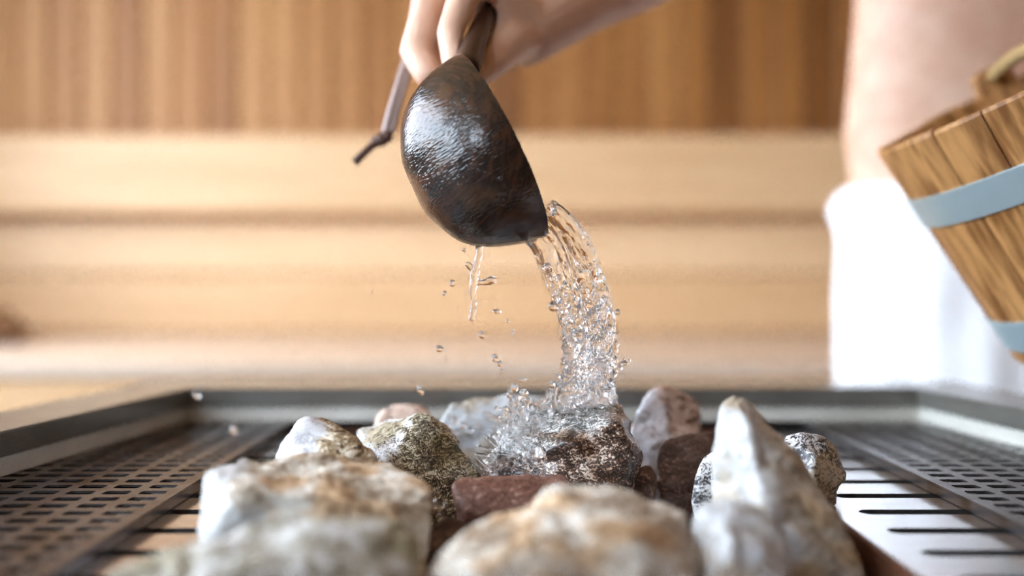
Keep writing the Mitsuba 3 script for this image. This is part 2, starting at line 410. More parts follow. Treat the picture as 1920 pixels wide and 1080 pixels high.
def mesh_panel(x0, x1, edge_left):
    y0, y1, slots = 0.24, 0.90, []
    px, py, lx, ly = 0.0212, 0.0176, 0.0153, 0.0096
    start = x0 + 0.007 if edge_left else x1 - 0.007 - lx
    for i in range(20):
        a = start + i * px if edge_left else start - i * px
        if a < x0 + .004 or a + lx > x1 - .004:
            break
        for j in range(60):
            b = y0 + 0.012 + j * py
            if b + ly > y1 - .008:
                break
            slots.append(slot(a, a + lx, b, b + ly))
    m = perforated([(x0, y0), (x1, y0), (x1, y1), (x0, y1)], slots, ZG - 0.0014, ZG)
    lip = cbox([x0, y0, ZP + .0002], [x0 + .0035, y1, ZG - 0.0012], 0.0006) if edge_left else cbox([x1 - .0035, y0, ZP + .0002], [x1, y1, ZG - 0.0012], 0.0006)
    return trimesh.util.concatenate([m, lip])


obj('sauna_heater__perforated_panel', mesh_panel(-0.36, -0.1950, False), 'mesh_steel')
obj('sauna_heater__perforated_panel', mesh_panel(0.2585, 0.43, True), 'mesh_steel')


def slotted_plate(x0, x1, sx0, sx1):
    slots = [slot(sx0, sx1, b, b + 0.0125, 0.006, 4) for b in np.arange(0.262, 0.88, 0.0437)]
    return perforated([(x0, 0.235), (x1, 0.235), (x1, 0.905), (x0, 0.905)], slots, ZP - 0.003, ZP)


obj('sauna_heater__slotted_plate', slotted_plate(-0.222, -0.152, -0.212, -0.160), 'plate_steel')
obj('sauna_heater__slotted_plate', slotted_plate(0.181, 0.286, 0.197, 0.277), 'plate_steel')
PIT = 0.738
for a, b in (((-0.152, .25), (-0.1485, .90)), ((0.1775, .25), (0.181, .90)), ((-.1484, .895), (.1774, .90)), ((-.1484, .25), (.1774, .254))):
    obj('sauna_heater__pit_wall', cbox([a[0], a[1], PIT], [b[0], b[1], ZP + (0.0 if a[0] < 0.17 or a[1] != .25 else 0.0)], 0.0008), 'rust_steel')
obj('sauna_heater__pit_floor', cbox([-0.152, 0.25, PIT - .004], [0.181, 0.90, PIT], 0.001), 'rust_steel')
obj('sauna_heater__tray', cbox([-0.36, 0.24, 0.66], [0.43, 0.90, 0.663], 0.001), 'heater_dark')

# ------------------------------------------------------------------ stones
def stone(pts, rough=0.0022, edge=0.0028, smooth=3, seed=0, freq=70):
    """An angular stone: the hull of corner points, edges worn round, the surface broken by noise."""
    m = to_tri(m3.Manifold.hull_points(np.array([P(*q) for q in pts])).refine_to_length(edge))
    m.merge_vertices()
    vol, mid = m.volume, m.center_mass
    trimesh.smoothing.filter_laplacian(m, lamb=0.5, iterations=smooth, volume_constraint=False)
    m.vertices = mid + (m.vertices - mid) * (vol / m.volume) ** (1 / 3)
    n = m.vertex_normals
    d = (meshkit.fbm(m.vertices * freq, 4, seed) - 0.5) * 2 * rough * 1.6 + (meshkit.noise(m.vertices * freq * 7, seed + 9) - 0.5) * rough * 0.45
    c = meshkit.noise(m.vertices * 28, seed + 3)
    d = d - rough * 1.2 * np.clip(np.abs(c - 0.5) * -9 + 1, 0, 1)       # shallow clefts
    m.vertices = m.vertices + n * d[:, None]
    v = m.vertices.copy()                                           # it rests on the floor of the pit, or on the plates beside it
    v[:, 2] = np.maximum(v[:, 2], np.where((v[:, 0] < -0.1475) | (v[:, 0] > 0.1765), ZP, PIT) + 0.0004)
    m.vertices = v
    return m


STONES = {}


def add_stone(tag, pts, mat, label, **kw):
    m = stone(pts, seed=len(STONES) * 5 + 1, **kw)
    STONES[tag] = m
    obj('sauna_stone', m, mat, True, label, 'stone')


def foot(px0, px1, d0, d1, inset=0.0):
    """Corner points on the floor of the pit under a stone."""
    out = []
    for px, d in ((px0, d0), (px1, d0), (px0, d1), (px1, d1)):
        out.append((px, CY + (CAMZ - PIT - 0.002) / d * F, d))
    return out


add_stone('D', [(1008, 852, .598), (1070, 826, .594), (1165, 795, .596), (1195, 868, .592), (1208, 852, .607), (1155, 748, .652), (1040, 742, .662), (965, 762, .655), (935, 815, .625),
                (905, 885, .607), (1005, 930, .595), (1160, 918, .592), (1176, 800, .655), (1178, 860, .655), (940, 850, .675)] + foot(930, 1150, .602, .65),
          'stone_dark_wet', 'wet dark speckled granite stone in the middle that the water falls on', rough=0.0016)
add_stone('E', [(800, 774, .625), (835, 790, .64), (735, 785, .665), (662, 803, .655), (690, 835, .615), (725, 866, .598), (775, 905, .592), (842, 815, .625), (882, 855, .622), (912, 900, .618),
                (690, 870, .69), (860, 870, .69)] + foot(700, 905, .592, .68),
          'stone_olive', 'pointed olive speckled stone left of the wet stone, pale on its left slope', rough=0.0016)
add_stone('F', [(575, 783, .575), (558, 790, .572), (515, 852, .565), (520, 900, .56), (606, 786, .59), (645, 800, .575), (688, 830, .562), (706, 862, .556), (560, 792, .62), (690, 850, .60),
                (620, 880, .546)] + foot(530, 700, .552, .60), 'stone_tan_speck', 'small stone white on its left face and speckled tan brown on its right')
add_stone('G', [(700, 790, .73), (712, 765, .735), (745, 748, .74), (790, 758, .74), (812, 790, .73), (715, 775, .78), (800, 770, .78)] + foot(700, 805, .73, .78),
          'stone_pink', 'blurred pinkish tan stone behind the pointed olive stone')
add_stone('H', [(822, 795, .715), (842, 757, .72), (900, 743, .725), (960, 742, .73), (1035, 735, .735), (1060, 780, .72), (840, 780, .79), (1040, 760, .79)] + foot(830, 1050, .72, .78),
          'stone_white', 'pale grey blurred stone behind the splash, left of the falling water')
add_stone('I', [(1178, 800, .70), (1212, 737, .71), (1240, 723, .715), (1278, 730, .72), (1312, 752, .72), (1318, 792, .71), (1300, 822, .700), (1235, 862, .695), (1195, 862, .692),
                (1230, 745, .76), (1310, 780, .76)] + foot(1195, 1290, .698, .76), 'stone_quartz', 'white quartz stone with brown top, right of the falling water')
add_stone('J', [(1228, 842, .655), (1255, 818, .66), (1338, 803, .665), (1350, 850, .655), (1318, 905, .645), (1232, 915, .645), (1262, 835, .672), (1345, 830, .69)] + foot(1240, 1340, .645, .672),
          'stone_brown', 'dark brown stone below the white quartz stone', rough=0.0014)
add_stone('K', [(1186, 910, .624), (1194, 876, .632), (1216, 871, .632), (1232, 888, .63), (1228, 925, .62), (1205, 890, .648), (1230, 890, .648)] + foot(1198, 1226, .625, .645),
          'stone_brown', 'small smooth brown stone low between the wet stone and the dark brown stone', rough=0.001)
add_stone('L', [(1298, 915, .585), (1312, 865, .59), (1345, 835, .592), (1380, 840, .595), (1395, 920, .585), (1330, 860, .62), (1380, 860, .62)] + foot(1300, 1390, .585, .62),
          'stone_salt', 'small black and white speckled stone beside the tall white stone', rough=0.0012)
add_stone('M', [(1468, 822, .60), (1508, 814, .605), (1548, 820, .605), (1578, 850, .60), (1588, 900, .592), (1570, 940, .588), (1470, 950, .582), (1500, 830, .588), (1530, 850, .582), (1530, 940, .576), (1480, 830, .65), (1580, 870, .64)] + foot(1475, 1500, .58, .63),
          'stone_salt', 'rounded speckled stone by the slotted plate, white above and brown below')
add_stone('N', [(842, 905, .555), (868, 894, .565), (1062, 890, .57), (1075, 915, .555), (872, 960, .545), (1060, 955, .545), (900, 900, .60), (1050, 900, .60)] + foot(875, 1050, .545, .59),
          'stone_red', 'flat reddish brown stone in front of the wet stone', rough=0.001)
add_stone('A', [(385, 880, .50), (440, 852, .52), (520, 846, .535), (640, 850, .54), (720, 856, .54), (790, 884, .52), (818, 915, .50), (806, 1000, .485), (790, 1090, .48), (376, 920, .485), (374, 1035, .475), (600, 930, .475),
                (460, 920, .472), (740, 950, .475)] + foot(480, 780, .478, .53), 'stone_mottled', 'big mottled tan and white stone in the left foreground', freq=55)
add_stone('P', [(190, 1078, .40), (330, 1022, .41), (470, 985, .42), (640, 958, .43), (770, 965, .43), (797, 1020, .425), (300, 1040, .43), (770, 1100, .40), (480, 1060, .39), (280, 1120, .385)] + foot(355, 760, .39, .43),
          'stone_streaky', 'pale streaky grey stone in the lower left, nearest the lens', freq=50)
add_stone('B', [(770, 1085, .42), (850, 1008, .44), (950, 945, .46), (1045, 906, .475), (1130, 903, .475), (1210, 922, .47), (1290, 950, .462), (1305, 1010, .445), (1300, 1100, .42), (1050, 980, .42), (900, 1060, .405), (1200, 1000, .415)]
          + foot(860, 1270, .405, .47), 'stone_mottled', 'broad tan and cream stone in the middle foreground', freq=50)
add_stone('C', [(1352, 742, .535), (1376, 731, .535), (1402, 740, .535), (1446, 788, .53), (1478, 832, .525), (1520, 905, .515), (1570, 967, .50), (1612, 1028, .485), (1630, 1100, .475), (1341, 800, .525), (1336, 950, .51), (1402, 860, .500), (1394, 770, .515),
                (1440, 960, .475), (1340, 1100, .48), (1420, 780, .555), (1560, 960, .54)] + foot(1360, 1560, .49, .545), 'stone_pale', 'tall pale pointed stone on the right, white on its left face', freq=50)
add_stone('R', [(1294, 985, .452), (1312, 948, .456), (1362, 936, .455), (1420, 950, .455), (1470, 1000, .445), (1490, 1090, .43), (1312, 1090, .43), (1380, 1010, .425)] + foot(1325, 1480, .425, .455),
          'stone_white', 'bluish white rounded stone at the foot of the tall pale stone', freq=55)
add_stone('O', [(800, 985, .525), (840, 960, .53), (880, 975, .53), (890, 1040, .515), (800, 1040, .515)] + foot(805, 885, .515, .54), 'stone_brown', 'small dark brown stone deep in the gap between the foreground stones', rough=0.001)

# ------------------------------------------------------------------ the ladle
say('wooden_ladle', 'dark glossy wooden ladle tipped over the stones and pouring water', 'ladle')
LD = 0.62                                                       # depth of its middle
LE = np.array([160, 0, -325.0]) / 362.2                         # from the tip at the handle to the pouring lip
LN0 = np.array([325, 0, 160.0]) / 362.2                         # out of the opening
c9, s9 = math.cos(math.radians(8)), math.sin(math.radians(8))
LN = LN0 * c9 + np.array([0, 1, 0]) * s9
LW = np.array([0, -1, 0]) * c9 + LN0 * s9                       # towards the lens
LT = P(862, 115, LD)
KM = LD / F
prof_s = np.array([-9, -6, 4, 33, 82, 139, 210, 268, 309, 340, 360, 366]) * KM
prof_d = np.array([0, 22, 71, 124, 163, 182, 184, 168, 143, 96, 38, 0]) * KM
arc = np.concatenate([[0], np.cumsum(np.hypot(np.diff(prof_s), np.diff(prof_d)))])
arc /= arc[-1]
fs, fd = PchipInterpolator(arc, prof_s), PchipInterpolator(arc, prof_d)


def bowl(inset):
    NA, NT = 90, 72
    t = np.linspace(0, 1, NA)
    s, d = fs(t), np.maximum(fd(t), 0)
    mid, half = (prof_s[0] + prof_s[-1]) / 2, (prof_s[-1] - prof_s[0]) / 2
    sc = (half - inset) / half
    u = np.clip((s - mid) / half, -1, 1)
    W = 0.053 * np.maximum(1 - np.abs(u) ** 2.3, 0) ** 0.5 * (1 - 0.14 * -u * (u < 0))
    s = mid + (s - mid) * sc
    d = d * (0.060 - inset) / 0.060
    W = W * (0.053 - inset) / 0.053
    th = np.linspace(0, np.pi, NT)
    cs, sn = np.cos(th), np.sin(th)
    e = 0.92
    return (LT + s[:, None, None] * LE + (W[:, None] * np.sign(cs) * np.abs(cs) ** e)[..., None] * LW - (d[:, None] * sn ** e)[..., None] * LN), NA, NT


def bowl_mesh():
    o, NA, NT = bowl(0.0)
    i, _, _ = bowl(0.0055)
    V = np.vstack([o.reshape(-1, 3), i.reshape(-1, 3)])
    Fc, off = [], NA * NT
    for a in range(NA - 1):
        for b in range(NT - 1):
            q = a * NT + b
            Fc += [[q, q + 1, q + NT + 1], [q, q + NT + 1, q + NT], [off + q, off + q + NT + 1, off + q + 1], [off + q, off + q + NT, off + q + NT + 1]]
        for b in (0, NT - 1):
            q, r = a * NT + b, (a + 1) * NT + b
            Fc += [[q, r, off + r], [q, off + r, off + q]] if b == 0 else [[q, off + r, r], [q, off + q, off + r]]
    m = trimesh.Trimesh(V, Fc, process=True)
    m.merge_vertices(digits_vertex=7)
    m.update_faces(m.nondegenerate_faces())
    m.fix_normals()
    return m


bm = bowl_mesh()
bm.vertices += bm.vertex_normals * ((meshkit.fbm(bm.vertices * 60, 3, 4) - 0.5) * 0.0012)[:, None]
obj('wooden_ladle__bowl', bm, 'ladle_wood', 50)
HS, HE = P(872, 135, .632), P(936, -45, .80)
hp = [HS + (HE - HS) * t for t in np.linspace(0, 1, 24)]
obj('wooden_ladle__handle', tube(hp, [0.0090 - 0.0015 * math.sin(math.pi * t) + (0.002 if t > .93 else 0) for t in np.linspace(0, 1, 24)], 18), 'ladle_inside', True, 'round dark wooden handle')
# leather cord from the end of the handle
ce = P(927, -45, .795)
cord = CubicSpline([0, 1, 2, 3, 4, 5], np.array([ce, P(850, -30, .80), P(790, 40, .785), P(757, 128, .765), P(738, 190, .755), P(722, 250, .75)]))
cp = cord(np.linspace(0, 5, 60))
obj('wooden_ladle__cord', trimesh.util.concatenate([tube(cp, 0.0029, 8), tube(cp + np.array([0.0046, 0.002, 0.001]), 0.0029, 8)]), 'leather', True, 'doubled brown leather cord')
kn = union([ball(P(716, 262, .75), .0052), ball(P(725, 257, .75), .0048), ball(P(706, 266, .75), .0042)])
obj('wooden_ladle__cord__knot', to_tri(kn), 'leather_dark', True)
obj('wooden_ladle__cord__tail', tube([P(710, 265, .75), P(695, 276, .748), P(680, 290, .746), P(665, 305, .745)], [0.0032, 0.0030, 0.0030, 0.0034], 8), 'leather_dark', True)

# ------------------------------------------------------------------ the water
def stream():
    ctr = np.array([[1000, 400, .618], [1012, 414, .618], [1039, 442, .617], [1066, 490, .617], [1088, 548, .618], [1101, 600, .620], [1107, 655, .623], [1104, 700, .626], [1098, 742, .630], [1096, 765, .634]])
    hw = np.array([44, 47, 51, 54, 53, 53, 51, 51, 56, 62]) * KM
    hd = np.array([.010, .010, .0085, .0075, .0075, .009, .011, .012, .014, .017])
    pts = np.array([P(*c) for c in ctr])
    u = np.linspace(0, 1, len(pts))
    C, Wd, Dp = CubicSpline(u, pts), PchipInterpolator(u, hw), PchipInterpolator(u, hd)
    N, M = 440, 200
    t = np.linspace(0, 1, N)
    c, tan = C(t), C(t, 1)
    tan[:, 1] = 0
    tan /= np.linalg.norm(tan, axis=1, keepdims=True)
    e1 = np.cross([0, 1, 0], tan)                                # in the plane of the fall
    ph = np.arange(M) * 2 * np.pi / M
    cs, sn = np.cos(ph), np.sin(ph)
    prof = 0.30 + 0.85 * np.abs(cs) ** 2.2                          # thin in the middle, thick along both edges
    prof = prof * np.clip((1 - np.abs(cs) ** 6), 0.05, 1)
    Q = c[:, None] + e1[:, None] * (Wd(t)[:, None] * cs)[..., None] + np.array([0, 1, 0]) * (Dp(t)[:, None] * sn * (1.15 * prof))[..., None]
    nrm = e1[:, None] * (cs * 0.6)[None, :, None] + np.array([0, 1, 0]) * sn[None, :, None]
    a = np.stack(np.broadcast_arrays(t[:, None] * 5, (cs * 3.2)[None], (sn * 2.0)[None]), -1)
    b = np.stack(np.broadcast_arrays(t[:, None] * 26, (cs * 6)[None], (sn * 4)[None]), -1)
    g = np.clip((t - 0.10) / 0.5, 0, 1)[:, None] ** 1.2
    fall = np.sin(np.clip(t * 14, 0, np.pi / 2))[:, None]
    thread = np.stack(np.broadcast_arrays(t[:, None] * 7, (cs * 11)[None] + 1.2 * np.sin(t * 9)[:, None], (sn * 3)[None]), -1)
    fine = np.stack(np.broadcast_arrays(t[:, None] * 64, (cs * 17)[None], (sn * 6)[None]), -1)
    calm = (meshkit.fbm(a * 2.0, 3, 2) - 0.5) * 0.0040 + (meshkit.fbm(thread, 2, 6) - 0.5) * 0.0022
    wild = (meshkit.fbm(b, 3, 8) - 0.5) * 0.0115 + (meshkit.fbm(fine, 2, 11) - 0.5) * 0.0042
    Q = Q + nrm * ((calm * (1 - 0.5 * g) + wild * g) * fall)[..., None]
    V = np.vstack([Q.reshape(-1, 3), c[:1], c[-1:]])
    i, j = np.meshgrid(np.arange(N - 1), np.arange(M), indexing='ij')
    k = (j + 1) % M
    q = [(x * M + y).ravel() for x, y in ((i, j), (i, k), (i + 1, k), (i + 1, j))]
    Fc = np.vstack([np.stack([q[0], q[1], q[2]], 1), np.stack([q[0], q[2], q[3]], 1)])
    jj = np.arange(M)
    kk = (jj + 1) % M
    Fc = np.vstack([Fc, np.stack([np.full(M, N * M), kk, jj], 1), np.stack([np.full(M, N * M + 1), (N - 1) * M + jj, (N - 1) * M + kk], 1)])
    m = trimesh.Trimesh(V, Fc, process=False)
    m.fix_normals()
    return m, C, Wd, e1, Dp


sm, SC, SW, SE, SD = stream()
obj('water_stream', sm, 'water', True, 'curved stream of clear water falling from the ladle onto the wet stone', 'water')


RB = np.random.default_rng(5)
seed_ball = trimesh.creation.icosphere(subdivisions=1, radius=1.0)
bub = []  # air bubbles added to brighten the lower stream and its edges
for _ in range(480):
    t = 0.30 + 0.68 * RB.random() ** 0.75
    c = RB.uniform(-.85, .85) if t > .62 else RB.choice([-1, 1]) * RB.uniform(.5, .88)
    e = np.array([0, 0, 0.0])
    tg = SC(t, 1)
    tg[1] = 0
    e1 = np.cross([0, 1, 0], tg / np.linalg.norm(tg))
    r = RB.uniform(.0003, .00095)
    q = SC(t) + e1 * float(SW(t)) * c + np.array([0, 1, 0]) * RB.uniform(-.25, .25) * float(SD(t)) * (.35 + .6 * c * c)
    b = seed_ball.copy()
    b.vertices = b.vertices * r * np.array([1, 1, RB.uniform(1, 2.2)]) + q
    bub.append(b)
scene['air'] = {'type': 'dielectric', 'int_ior': 1.0, 'ext_ior': 1.333}
obj('water_stream__added_bubble', trimesh.util.concatenate(bub), 'air', True, 'fine air bubbles added in the falling water to brighten it', kind='stuff')


def wobble(man, amp, freq, seed, edge=0.0011):
    m = to_tri(man.refine_to_length(edge))
    m.merge_vertices()
    v0 = m.vertices.copy()
    trimesh.smoothing.filter_laplacian(m, iterations=2, volume_constraint=False)
    v1 = m.vertices + m.vertex_normals * ((meshkit.fbm(m.vertices * freq, 3, seed) - 0.5) * 2 * amp)[:, None]
    d = v1 - v0
    m.vertices = v0 + d * np.minimum(1, 0.0015 / np.maximum(np.linalg.norm(d, axis=1, keepdims=True), 1e-9))
    return m


def chain_px(pts, seg=14):
    return chain([(P(x, y, d), r * KM) for x, y, d, r in pts], seg)


dd = .612
drib = (chain_px([(898, 452, dd, 7), (899, 470, dd, 6), (896, 490, dd, 6), (890, 512, dd, 8.5), (889, 530, dd, 8), (884, 548, dd, 6), (889, 562, dd, 5), (887, 580, dd, 6), (885, 597, dd, 6)])
        + chain_px([(877, 496, dd, 5.5), (884, 503, dd, 5), (893, 512, dd, 6)]) + chain_px([(890, 530, dd, 6.5), (905, 530, dd, 5), (915, 529, dd, 6.5), (922, 525, dd, 8)]))
obj('water_dribble', wobble(union(drib), 0.0007, 420, 3, 0.0008), 'water', True, 'thin forked dribble of water hanging below the ladle bowl', 'water')

# splash on the wet stone
sp = []
R2 = np.random.default_rng(21)
for x0, y0, x1, y1, r in ((962, 790, 958, 726, 8), (975, 790, 976, 734, 9), (985, 800, 988, 748, 7), (1036, 760, 1046, 716, 6), (1160, 690, 1170, 676, 5), (950, 800, 944, 764, 6), (1000, 790, 1010, 758, 6)):
    d0 = .622 if x0 < 1100 else .625
    n = 5
    sp += chain_px([(x0 + (x1 - x0) * q / n + R2.normal(0, 2.5), y0 + (y1 - y0) * q / n, d0 + R2.normal(0, .002), r * (1 - .45 * q / n) * R2.uniform(.7, 1.2)) for q in range(n + 1)])
tm = STONES['D']
ray_o, ray_px = [], []
cand = []
for _ in range(2000):
    t = R2.random()
    x = R2.normal(957, 52)
    y = R2.normal(832, 40)
    if 885 < x < 1150 and 745 < y < 905 and not (x > 1010 and y > 800):
        cand.append((x, y))
for _ in range(260):
    cand.append((R2.uniform(1010, 1160), R2.normal(765, 14)))
dirs = np.array([P(x, y, 1.0) - np.array([0, 0, CAMZ]) for x, y in cand])
loc, idx, _ = tm.ray.intersects_location(np.tile([[0, 0, CAMZ]], (len(cand), 1)), dirs, multiple_hits=False)
blobs = []
for q, i in zip(loc, idx):
    r = abs(R2.normal(0, 1)) * 0.0009 + 0.00055
    blobs.append((q, r))
sp += [ell(q + np.array([0, 0, r * .15]), (r * R2.uniform(.8, 1.9), r * R2.uniform(.8, 1.5), r * R2.uniform(.5, 1.1)), seg=14) for q, r in blobs]
for _ in range(150):
    q, r = blobs[R2.integers(len(blobs))]
    e = q + np.array([R2.normal(-.003, .005), R2.normal(-.002, .003), abs(R2.normal(.004, .004))])
    sp.append(bone(q, .0008, e, R2.uniform(.0005, .0013), 10))
obj('water_splash', wobble(union(sp), 0.0003, 700, 5, 0.0010), 'water', True, 'crown of splashing water on the left side and top of the wet stone', 'water', kind='stuff')

# flying drops, each a thing
blob_meshes = []
for s in range(4):
    b = trimesh.creation.icosphere(subdivisions=3, radius=1.0)
    b.vertices *= 1 + (meshkit.fbm(b.vertices * 1.3 + s * 7, 2, s)[:, None] - 0.5) * (0.25 + 0.35 * (s % 2))
    blob_meshes.append(ply(b, 'water', smooth=True))


def drop(px, py, d, rx, rz, rot, label, group):
    c = P(px, py, d)
    e = {**blob_meshes[R2.integers(4)], 'to_world': T().translate(c.tolist()).rotate([0, 1, 0], rot).scale([rx * d / F, (rx + rz) / 2 * d / F, rz * d / F])}
    obj('water_drop', e, None, label=label, cat='water drop', group=group)


FALL, BESIDE = 'drops falling below the ladle', 'drops beside the stream'
for px, py, rx, rz, rot, label in (
        (871, 469, 4, 4, 0, 'small round water drop just under the ladle bowl, left of where the dribble starts'),
        (848, 531, 5, 8, 10, 'long water drop left of the forked dribble, upper one of the pair there'),
        (833, 550, 5, 4.5, 0, 'small water drop left of the forked dribble, lower one of the pair there'),
        (932, 584, 8, 5, 10, 'flat wide water drop right of the tip of the dribble'),
        (952, 602, 4, 3.5, 0, 'small round water drop between the flat wide drop and the narrow upright drop'),
        (962, 624, 4, 7, 0, 'narrow upright water drop halfway between the dribble tip and the stream'),
        (903, 628, 6, 8, -20, 'slanted water drop straight below the tip of the dribble'),
        (824, 654, 8, 6.5, 0, 'wide water drop far below the left side of the ladle bowl'),
        (836, 674, 2.5, 4, 0, 'tiny water drop just below the wide drop under the left of the bowl'),
        (928, 672, 6, 10, -20, 'big slanted water drop, topmost of three close together above the stones'),
        (937, 682, 6, 6, 0, 'round water drop, middle one of three close together above the stones'),
        (941, 696, 4, 5, 0, 'small water drop, lowest of three close together above the stones'),
        (788, 731, 6, 11, -25, 'large slanted water drop in front of the rim above the pointed olive stone'),
        (911, 653, 2.5, 2, 0, 'speck of water between the slanted drop below the dribble and the three close drops'),
        (750, 722, 3, 2, 0, 'speck of water at the rim, left of the large slanted drop'),
        (812, 696, 2, 2, 0, 'speck of water above and right of the large slanted drop at the rim'),
        (858, 577, 1.8, 2, 0, 'speck of water below the pair of drops left of the dribble'),
        (664, 692, 2.5, 2.5, 0, 'speck of water far left above the rim, over the small speckled tan stone'),
        (698, 547, 3, 3, 0, 'speck of water in the air far left of the ladle bowl')):
    drop(px, py, .612, rx, rz, rot, label, FALL)
for px, py, rx, rz, label in (
        (1037, 575, 9, 10, 'large round water drop on the left edge of the stream halfway down'),
        (1158, 585, 6, 6, 'round water drop on the right edge of the stream halfway down'),
        (1250, 628, 4, 3, 'lone speck of water farthest right of the stream'),
        (1190, 612, 4, 3, 'small water drop a little right of the stream, level with its middle'),
        (1172, 682, 9, 4, 'flat water drop thrown right from the lower stream'),
        (1163, 690, 5, 6, 'round water drop touching the lower right edge of the stream'),
        (1170, 673, 3, 3, 'tiny water drop just above the flat drop right of the lower stream'),
        (1180, 676, 3, 2.5, 'tiny water drop at the far end of the flat drop right of the lower stream'),
        (1027, 503, 8, 10, 'upright water drop on the left edge of the stream near the ladle'),
        (1184, 727, 2.5, 2.5, 'speck of water beside the foot of the stream, in front of the rim')):
    drop(px, py, .612, rx, rz, 0, label, BESIDE)
for _ in range(22):
    px, py = R2.normal(975, 36), R2.normal(752, 22)
    r = R2.uniform(2, 5)
    drop(px, py, .622 + R2.normal(0, .012), r, r * R2.uniform(.7, 1.4), R2.uniform(0, 180), 'tiny water drop thrown up over the splash on the wet stone', 'drops above the splash')
for px, py, r in ((965, 727, 7), (985, 736, 6), (972, 745, 5), (1046, 706, 5), (1035, 720, 6)):
    drop(px, py, .622, r, r * 1.2, 0, 'tiny water drop thrown up over the splash on the wet stone', 'drops above the splash')
drop(369, 741, .50, 6, 7.5, 0, 'round water drop in front of the left rear corner of the heater rim', None)
drop(438, 806, .50, 7, 8, 0, 'round water drop above the left perforated panel', None)
drop(253, 957, .565, 4.5, 6, 0, 'water drop at the inner edge of the left perforated panel', None)
drop(823, 945, .545, 11, 11, 0, 'large water drop over the dark gap beside the mottled foreground stone, upper of two', None)
drop(829, 968, .545, 9, 9, 0, 'water drop over the dark gap beside the mottled foreground stone, lower of two', None)
for px, py, r in ((852, 790, 6), (866, 797, 7), (880, 806, 8), (858, 812, 5), (895, 792, 6), (842, 800, 4)):
    drop(px, py, .69, r, r, 0, 'out of focus water drop in front of the pale stone behind the splash', 'blurred drops behind the splash')

# ------------------------------------------------------------------ the bucket
say('sauna_bucket', 'wooden stave bucket with two grey steel hoops, tilted at the right edge', 'bucket')
BR, BK, BH = 0.125, 0.123, 0.190
rb = lambda s: BR - BK * s


def bpt(r, a, s):
    return BC - BA * s + r * (np.cos(a) * BU + np.sin(a) * BV)


NS = 20
for i in range(NS):
    a0, a1 = i * 2 * np.pi / NS + 0.005 + .09, (i + 1) * 2 * np.pi / NS - 0.005 + .09
    pts, th, top = [], 0.013, (-0.0012 if i % 3 == 0 else 0.0)
    nA = 7
    V, Fc = [], []
    ss = [top, 0.0025, BH * .5, BH - .002, BH]
    for s in ss:
        ins = 0.0018 if s in (ss[0], ss[-1]) else 0.0
        for j in range(nA):
            w = j / (nA - 1)
            a = a0 + (a1 - a0) * w
            bev = 0.0018 if j in (0, nA - 1) else 0.0
            V.append(bpt(rb(s) - ins - bev, a, s))
        for j in range(nA):
            a = a1 + (a0 - a1) * j / (nA - 1)
            V.append(bpt(rb(s) - th + ins, a, s))
    n2 = 2 * nA
    for r in range(len(ss) - 1):
        for j in range(n2):
            k = (j + 1) % n2
            Fc += [[r * n2 + j, r * n2 + k, (r + 1) * n2 + k], [r * n2 + j, (r + 1) * n2 + k, (r + 1) * n2 + j]]
    for r in (0, len(ss) - 1):
        for j in range(nA - 1):
            p, q = r * n2 + j, r * n2 + n2 - 1 - j
            Fc += [[p, q, p + 1], [p + 1, q, q - 1]] if r == 0 else [[p, p + 1, q], [p + 1, q - 1, q]]
    m = trimesh.Trimesh(V, Fc, process=True)
    m.fix_normals()
    obj('sauna_bucket__stave', m, f'stave_wood_{i % 3}', 25)


def ring(s0, s1, t0, t1, n=96):
    V, Fc = [], []
    prof = [(s0, t0), (s0, t1 - .0003), (s0 + .0006, t1), (s1 - .0006, t1), (s1, t1 - .0003), (s1, t0)]
    for i in range(n):
        for s, t in prof:
            V.append(bpt(rb(s) + t, i * 2 * np.pi / n, s))
    for i in range(n):
        k, L = (i + 1) % n, len(prof)
        for j in range(L):
            j2 = (j + 1) % L
            Fc += [[i * L + j, i * L + j2, k * L + j2], [i * L + j, k * L + j2, k * L + j]]
    m = trimesh.Trimesh(V, Fc, process=False)
    m.fix_normals()
    return m


obj('sauna_bucket__hoop', ring(0.0425, 0.0670, 0.0001, 0.0016), 'hoop_steel', 30)
obj('sauna_bucket__hoop', ring(0.1500, 0.1760, 0.0001, 0.0014), 'hoop_steel', 30)
cyl = trimesh.creation.cylinder(rb(BH) - 0.0135, 0.012, sections=64)
M = np.eye(4)
M[:3, 0], M[:3, 1], M[:3, 2], M[:3, 3] = BU, np.cross(BA, BU), BA, BC - BA * (BH - 0.012)
obj('sauna_bucket__bottom', xf(cyl, M), 'stave_wood_1')
# the ears on the rim and the rope handle between them
eq = P(1862, 158, .86)
ang0 = math.atan2((eq - BC) @ BV, (eq - BC) @ BU)
ears = []
for q in (0, 1):
    a = ang0 + q * math.pi
    e = m3.Manifold.batch_hull([ball(bpt(BR - .0065, a + w, s), .006, 16) for w in (-.09, .09) for s in (.004, -.012)])
    obj('sauna_bucket__ear', to_tri(e), 'stave_wood_2', 40)
    ears.append(bpt(BR - .0065, a, -.010))
tt = np.linspace(0, 1, 120)
mid = (ears[0] + ears[1]) / 2
base = ears[0] + (ears[1] - ears[0]) * tt[:, None] + BA * (0.010 * np.sin(np.pi * tt))[:, None] + np.array([0, 0.0, 0.0])
strands = []
side = np.cross((ears[1] - ears[0]) / np.linalg.norm(ears[1] - ears[0]), BA)
for q in range(3):
    w = tt * 2 * np.pi * 11 + q * 2 * np.pi / 3
    strands.append(tube(base + 0.0030 * (np.cos(w)[:, None] * BA + np.sin(w)[:, None] * side), 0.0029, 8))
obj('sauna_bucket__rope_handle', trimesh.util.concatenate(strands), 'rope_fibre', True, 'twisted tan rope handle')

